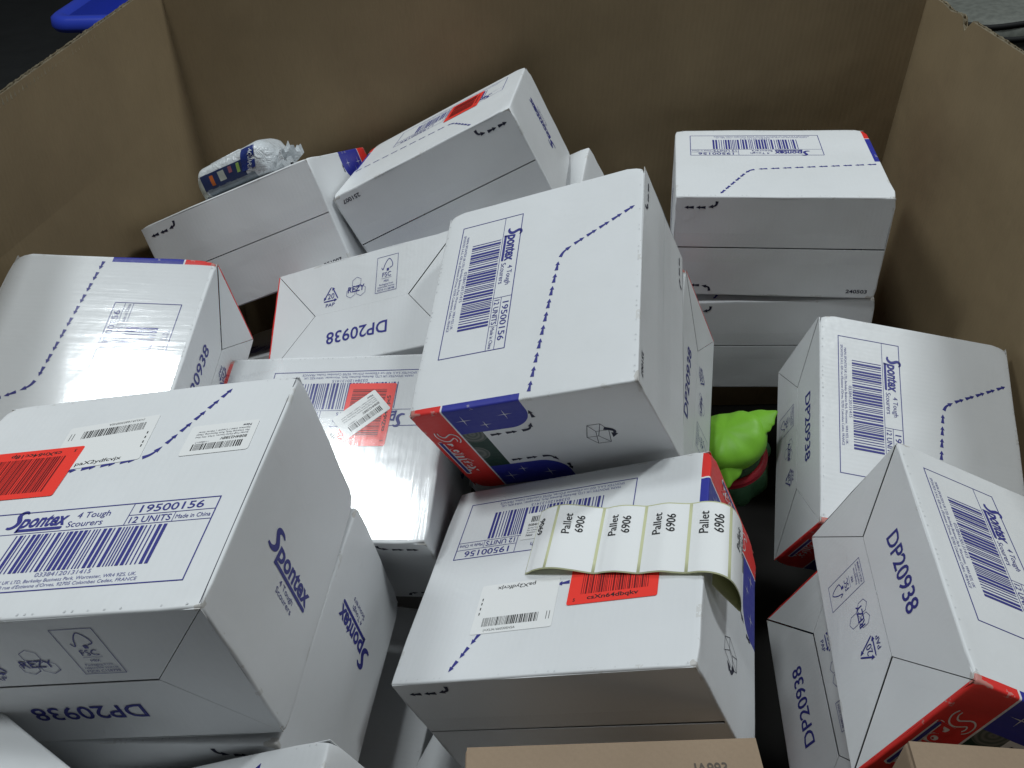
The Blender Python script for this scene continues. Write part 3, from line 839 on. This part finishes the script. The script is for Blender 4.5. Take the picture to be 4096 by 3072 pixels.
# ------------------------------------------------------------------ green toy wedged between the cartons on the right
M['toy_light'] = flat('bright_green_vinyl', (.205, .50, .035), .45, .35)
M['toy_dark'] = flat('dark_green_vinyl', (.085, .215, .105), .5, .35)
M['toy_red'] = flat('red_collar_vinyl', (.58, .025, .045), .4, .45)
ax = Vector((-.30, -.12, .95)).normalized(); side_ = ax.cross(Vector((0, 1, 0))).normalized(); fwd = ax.cross(side_)
tm = Matrix((-side_ if side_.x < 0 else side_, -fwd if side_.x < 0 else fwd, ax)).transposed()
if tm.determinant() < 0: tm = Matrix((tm.col[0], -tm.col[1], tm.col[2])).transposed()
TOY_HEAD = Vector((.287, .853, -.800 + ZO))
toy = empty('rubber_toy', Matrix.Translation(TOY_HEAD - ax * .103) @ tm.to_4x4() @ Matrix.Scale(.94, 4))
tag(toy, 'bright green rubber toy with ragged ears and a red collar wedged between cartons', 'toy')
def lathe(name, prof, mat, parent, n=40, wob=None):
    V = []; F = []
    for i, (r, z) in enumerate(prof):
        for j in range(n):
            a = j * 2 * math.pi / n; rr, zz = (r, z) if wob is None else wob(r, z, a, i)
            V.append((rr * math.cos(a), rr * math.sin(a), zz))
    for i in range(len(prof) - 1):
        for j in range(n): k2 = (j + 1) % n; F.append((i * n + j, i * n + k2, (i + 1) * n + k2, (i + 1) * n + j))
    for i in (0, len(prof) - 1):
        V.append((0, 0, sum(V[i * n + j][2] for j in range(n)) / n)); m_ = len(V) - 1
        F += [((j + 1) % n + i * n, j + i * n, m_) if i == 0 else (j + i * n, (j + 1) % n + i * n, m_) for j in range(n)]
    return link(name, mesh(name, V, F, [mat], smooth=True), parent)
def head_wob(r, z, a, i):
    k_ = max(0, min(1, (z - .105) / .03)) * min(1, (r / .05) ** 2)
    return r * (1 + .07 * math.cos(2 * a)) , z + k_ * (.0065 * math.cos(2 * a) + .004 * math.sin(3 * a + .6) + .0018 * math.sin(9 * a))
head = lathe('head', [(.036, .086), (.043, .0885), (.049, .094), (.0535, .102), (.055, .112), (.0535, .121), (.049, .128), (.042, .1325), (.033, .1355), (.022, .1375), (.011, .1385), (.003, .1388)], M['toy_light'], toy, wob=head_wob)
def ear(ang, length, droop, z0, name='ear'):
    """ragged leaf-shaped ear growing out of the head"""
    top = [(-.020, -.024), (-.004, -.029), (.010, -.030), (.017, -.024), (.021, -.027), (.027, -.019), (.031, -.021), (.035, -.010), (.050, -.001), (.033, .006), (.030, .014), (.018, .021), (.002, .024), (-.020, .020)]
    n = len(top); V = []; F = []
    for th in (.0045, -.0045):
        for x, y in top:
            fade = 1 - max(0, x) / .075
            V.append((.036 + x * length, y, z0 - droop * max(0, x + .01) - .006 * (y / .025) ** 2 + th * fade))
    V += [(.045, 0, z0 + .0055), (.045, 0, z0 - .0055)]
    for i in range(n):
        j = (i + 1) % n; F += [(i, j, 2 * n), (n + j, n + i, 2 * n + 1), (j, i, n + i, n + j)]
    o = link(name, mesh(name, V, F, [M['toy_light']], smooth=True), toy, Matrix.Rotation(math.radians(ang), 4, 'Z'))
    md = o.modifiers.new('soft', 'SUBSURF'); md.levels = 2; md.render_levels = 2
    return o
ear(14, 1.1, .02, .130); ear(258, .80, .50, .118)
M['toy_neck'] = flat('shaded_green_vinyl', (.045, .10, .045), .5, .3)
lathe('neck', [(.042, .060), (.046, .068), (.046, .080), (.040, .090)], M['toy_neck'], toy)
ring = [(.0485 + .0062 * math.cos(t), .0685 + .0085 * math.sin(t)) for t in [i * 2 * math.pi / 12 for i in range(13)]]
lathe('collar', ring, M['toy_red'], toy)
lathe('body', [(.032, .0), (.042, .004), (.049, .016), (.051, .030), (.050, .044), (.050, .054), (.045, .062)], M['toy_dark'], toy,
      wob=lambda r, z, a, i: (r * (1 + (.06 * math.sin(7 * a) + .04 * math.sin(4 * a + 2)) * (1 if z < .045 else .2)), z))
bm = bmesh.new(); bmesh.ops.create_uvsphere(bm, u_segments=16, v_segments=10, radius=.012)
for v in bm.verts: v.co = Vector((v.co.x * .9 + .052, v.co.y, v.co.z * 1.5 + .058))
me = bpy.data.meshes.new('arm'); bm.to_mesh(me); bm.free(); me.materials.append(M['toy_dark']); me.polygons.foreach_set('use_smooth', [True] * len(me.polygons)); link('arm', me, toy, Matrix.Rotation(math.radians(12), 4, 'Z'))

# ------------------------------------------------------------------ packet of wipes on the back left carton
M['foil_white'] = flat('white_packet_foil', (.62, .65, .66), .33, .5)
k = NT('crinkled_white_foil'); k.col((.60, .63, .65, 1)); k.rough(.24); k.b.inputs['Specular IOR Level'].default_value = .6
cr = k.math('ABSOLUTE', k.sub(k.noise(48, 4, .55, dist=1.5), .5)); k.nor(k.bump(cr, .9, .006)); M['foil_white'] = k.m
M['foil_navy'] = flat('navy_packet_foil', (.022, .036, .105), .28, .5)
M['foil_blue'] = flat('blue_packet_foil', (.018, .035, .17), .25, .5)
M['foil_orange'] = flat('orange_packet_tag', (.46, .12, .03), .4, .4)
M['foil_grey'] = flat('grey_packet_text_band', (.22, .26, .29), .3, .5, .2)
M['foil_green'] = flat('green_leaf_print', (.28, .42, .10), .35, .4)
M['foil_pale'] = flat('pale_packet_panel', (.40, .43, .38), .4, .4)
M['foil_mauve'] = flat('mauve_badge_print', (.30, .10, .13), .4, .4)
pk = empty('wipes_packet', c['TL2'].matrix_world @ Matrix.Translation((.030, W_ / 2, H_ / 2 - .047)))
tag(pk, 'white and navy plastic packet of wipes on the back left carton', 'packet')
PL = .076
def pk_half(x):
    e = min(1, max(0, (PL - abs(x)) / .028)); e = math.sin(e * math.pi / 2) ** .7
    return .003 + .0215 * e * (1 + .10 * x / PL), .006 + .037 * e
def pk_wr(x, y):
    a = max(0, min(1, (x / PL - .25) / .5))
    return .0012 * noise.noise(Vector((x * 60, y * 80, 3))) + a * (.0042 * noise.noise(Vector((x * 70, y * 150, 9))) + .0028 * abs(noise.noise(Vector((x * 140, y * 90, 1)))))
def pk_pt(x, y, off=0.0):
    """front surface at x, height y above the carton"""
    hy, hz = pk_half(x); q = min(.98, abs((y - hy) / hy)); z = hz * (1 - q ** 4) ** (1 / 4)
    w = pk_wr(x, y)
    return Vector((x, y, z + w + off))
V = []; F = []; nx, na = 44, 36
for i in range(nx + 1):
    x = -PL + 2 * PL * i / nx; hy, hz = pk_half(x)
    for j in range(na):
        a = 2 * math.pi * j / na; ca, sa = math.cos(a), math.sin(a)
        z = hz * math.copysign(abs(ca) ** (2 / 4), ca); y = hy + hy * math.copysign(abs(sa) ** (2 / 4), sa)
        w = pk_wr(x, y); V.append((x, max(y, .0005), z + w))
for i in range(nx):
    for j in range(na): k2 = (j + 1) % na; F.append((i * na + j, i * na + k2, (i + 1) * na + k2, (i + 1) * na + j))
link('pouch', mesh('pouch', V, F, [M['foil_white']], smooth=True), pk)
def crimp(sg):
    V = []; F = []; n = 18
    for i in range(n + 1):
        z = lerp(-.040, .040, i / n); w = .0016 * (1 if i % 2 else -1)
        y0 = .006 + .008 * (1 - (z / .04) ** 2); ln = .010 if sg > 0 else .006
        V += [(sg * (PL - .012), y0 + w, z * .8), (sg * (PL + ln * (.75 + .25 * math.sin(i * 2.1))), y0 + w * 1.6 + (.020 if sg > 0 else 0) * (.6 + .4 * math.sin(i * .9)), z)]
        if i: b = 2 * i; F.append((b - 2, b - 1, b + 1, b))
    o = link('crimped_end', mesh('crimped_end', V, F, [M['foil_white']]), pk); md = o.modifiers.new('t', 'SOLIDIFY'); md.thickness = .0004
crimp(1)
def patch(name, poly, mat, off=.0004, n=10):
    """printed field on the pouch front: poly is (x0, y0, x1, y1, slant) in mm"""
    x0, y0, x1, y1, sl = poly; V = []; F = []
    for i in range(n + 1):
        for j in range(n + 1):
            y = lerp(y0, y1, j / n); x = lerp(x0, x1, i / n) + sl * (j / n); V.append(pk_pt(x * .001, y * .001, off))
    for i in range(n):
        for j in range(n): q = i * (n + 1) + j; F.append((q, q + n + 1, q + n + 2, q + 1))
    return link(name, mesh(name, V, F, [mat], smooth=True), pk)
patch('text_band', (-68, 2, 34, 12, 0), M['foil_grey'])
patch('pale_panel', (-70, 4, -52, 30, 0), M['foil_pale'], .0006)
patch('navy_field', (-52, 11, 22, 34, 0), M['foil_navy'], .0005)
patch('orange_tag', (-37, 15, -31, 30, 0), M['foil_orange'], .0008)
patch('badge', (-22, 17, -11, 31, 0), M['foil_pale'], .0008)
patch('oval_badge', (-4, 23, 2, 32, 1), M['foil_mauve'], .0008)
patch('leaf', (9, 19, 14, 32, 3), M['foil_green'], .0008)
patch('brand_field', (17, 17, 40, 47, 9), M['foil_blue'], .0010)
ink = Ink(); put_text(ink, 'AQUAPUR', 0, 0, 6.2, 31, .01)
ca, sa = math.cos(-2.05), math.sin(-2.05)
pv = [pk_pt((40 + x * ca - y * sa) * .001, (44 + x * sa + y * ca) * .001, .0016) for x, y in ink.v]
link('brand_print', mesh('brand_print', pv, ink.f, [M['foil_white']]), pk)
bm = bmesh.new(); bmesh.ops.create_cube(bm, size=1)
for v in bm.verts: v.co = Vector((v.co.x * .058, v.co.y * .007, v.co.z * .044))
bmesh.ops.bevel(bm, geom=bm.edges[:], offset=.003, segments=3, affect='EDGES')
me = bpy.data.meshes.new('lid'); bm.to_mesh(me); bm.free(); me.materials.append(M['foil_white']); me.polygons.foreach_set('use_smooth', [True] * len(me.polygons))
link('lid', me, pk, Matrix.Translation((-.010, .0455, .004)) @ Matrix.Rotation(.06, 4, 'Z'))

# ------------------------------------------------------------------ what shows beyond the bin walls
M['tub_blue'] = flat('blue_tub_plastic', (.030, .060, .50), .35, .45)
M['cart_black'] = flat('black_cart_paint', (.010, .010, .010), .7, .2)
M['bag_clear'] = flat('cloudy_plastic_bag', (.22, .30, .36), .3, .5, .15)
TY, TZ = 2.55, ZO - .738
tub = tag(empty('plastic_tub', loc=(-1.01, TY + .30, TZ)), 'blue plastic tub with rounded rim beyond the left bin wall', 'tub')
def rr_loop(hx, hy, r, z, n=8):
    out = []
    for cx, cy, a0 in ((hx - r, hy - r, 0), (-hx + r, hy - r, 90), (-hx + r, -hy + r, 180), (hx - r, -hy + r, 270)):
        for i in range(n + 1): a = math.radians(a0 + 90 * i / n); out.append((cx + r * math.cos(a), cy + r * math.sin(a), z))
    return out
def loft(name, loops, mat, parent, close=False):
    n = len(loops[0]); V = [p for l in loops for p in l]; F = []
    for i in range(len(loops) - 1):
        for j in range(n): k2 = (j + 1) % n; F.append((i * n + j, i * n + k2, (i + 1) * n + k2, (i + 1) * n + j))
    if close: F.append(tuple(range((len(loops) - 1) * n, len(loops) * n)))
    return link(name, mesh(name, V, F, [mat], smooth=True), parent)
HX, HY = .36, .30
loft('rim', [rr_loop(HX - .015, HY - .015, .05, .030), rr_loop(HX, HY, .065, .032), rr_loop(HX + .006, HY + .006, .07, .045), rr_loop(HX + .002, HY + .002, .068, .066), rr_loop(HX - .010, HY - .010, .058, .074), rr_loop(HX - .030, HY - .030, .045, .073), rr_loop(HX - .042, HY - .042, .04, .062)], M['tub_blue'], tub)
loft('basin', [rr_loop(HX - .042, HY - .042, .04, .062), rr_loop(HX - .055, HY - .055, .04, .0), rr_loop(HX - .07, HY - .07, .04, -.05)], M['tub_blue'], tub, True)
bag = tag(empty('plastic_bag', loc=(-1.01, TY + .30, TZ - .05)), 'cloudy plastic bag lying in the blue tub', 'bag')
bm = bmesh.new(); bmesh.ops.create_icosphere(bm, subdivisions=4, radius=1)
for v in bm.verts:
    q = noise.noise(v.co * 2.2) * .22; v.co = Vector((v.co.x * .13, v.co.y * .16, max(v.co.z, -.8) * .085 + .068)) * (1 + q)
me = bpy.data.meshes.new('pouch'); bm.to_mesh(me); bm.free(); me.materials.append(M['bag_clear']); me.polygons.foreach_set('use_smooth', [True] * len(me.polygons)); link('pouch', me, bag, Matrix.Translation((.03, -.05, 0)))
cart = tag(empty('utility_cart', loc=(-1.01, TY + .30, 0)), 'black cart in the dark that carries the blue tub', 'cart')
def box_part(name, parent, lo, hi, mat, bev=.006):
    bm = bmesh.new(); bmesh.ops.create_cube(bm, size=1)
    for v in bm.verts: v.co = Vector([lerp(lo[i], hi[i], v.co[i] + .5) for i in range(3)])
    bmesh.ops.bevel(bm, geom=bm.edges[:], offset=bev, segments=2, affect='EDGES')
    me = bpy.data.meshes.new(name); bm.to_mesh(me); bm.free(); me.materials.append(mat); return link(name, me, parent)
box_part('shelf', cart, (-.34, -.27, TZ - .09), (.34, .27, TZ - .051), M['cart_black'])
for sx in (-1, 1):
    for sy in (-1, 1): box_part('leg', cart, (sx * .31 - .015, sy * .24 - .015, 0), (sx * .31 + .015, sy * .24 + .015, TZ - .089), M['cart_black'])
M['sack_grey'] = flat('grey_woven_sack', (.115, .120, .105), .6, .3, .2)
sack = tag(empty('grey_sack', loc=(1.18, 2.05, 0)), 'grey stuffed sack with black cord beyond the right bin wall', 'sack')
bm = bmesh.new(); bmesh.ops.create_cube(bm, size=1); bmesh.ops.subdivide_edges(bm, edges=bm.edges[:], cuts=9, use_grid_fill=True)
def sack_pt(p):
    q = Vector(p); s_ = q.normalized() * .5; q = q.lerp(s_, .22)
    q = Vector((q.x * .75, q.y * .7, q.z * .80)); q += noise.noise_vector(q * 5) * .030
    return Vector((q.x, q.y, max(q.z + .375, .002)))
for v in bm.verts: v.co = sack_pt(v.co)
me = bpy.data.meshes.new('cloth'); bm.to_mesh(me); bm.free(); me.materials.append(M['sack_grey']); me.polygons.foreach_set('use_smooth', [True] * len(me.polygons)); o = link('cloth', me, sack)
md = o.modifiers.new('s', 'SUBSURF'); md.levels = 1; md.render_levels = 2
def cord(name, pts, r, mat, parent):
    cu = bpy.data.curves.new(name, 'CURVE'); cu.dimensions = '3D'; cu.bevel_depth = r; cu.bevel_resolution = 3
    sp = cu.splines.new('NURBS'); sp.points.add(len(pts) - 1); sp.use_endpoint_u = True; sp.order_u = 3
    for i, p in enumerate(pts): sp.points[i].co = (*p, 1)
    ob = bpy.data.objects.new(name, cu); COL.objects.link(ob)
    dg = bpy.context.evaluated_depsgraph_get(); me = bpy.data.meshes.new_from_object(ob.evaluated_get(dg)); bpy.data.objects.remove(ob)
    me.materials.clear(); me.materials.append(mat); return link(name, me, parent)
from mathutils.bvhtree import BVHTree
bpy.context.view_layer.update()
dg = bpy.context.evaluated_depsgraph_get(); tree = BVHTree.FromObject(sack.children[0], dg)
for row in (((.86, 1.72, .800), (.90, 1.72, .795), (.925, 1.72, .762), (.96, 1.72, .757), (1.00, 1.72, .762), (1.06, 1.73, .766), (1.14, 1.74, .768)),
            ((.88, 1.70, .755), (.92, 1.70, .745), (.96, 1.70, .728), (1.00, 1.70, .727), (1.06, 1.71, .732), (1.14, 1.72, .735))):
    P = []
    for p in row:
        q, nrm, _, _ = tree.find_nearest(Vector(p) - Vector((1.18, 2.05, 0))); P.append(q + nrm * .003)
    cord('cord', P, .006, M['cart_black'], sack)
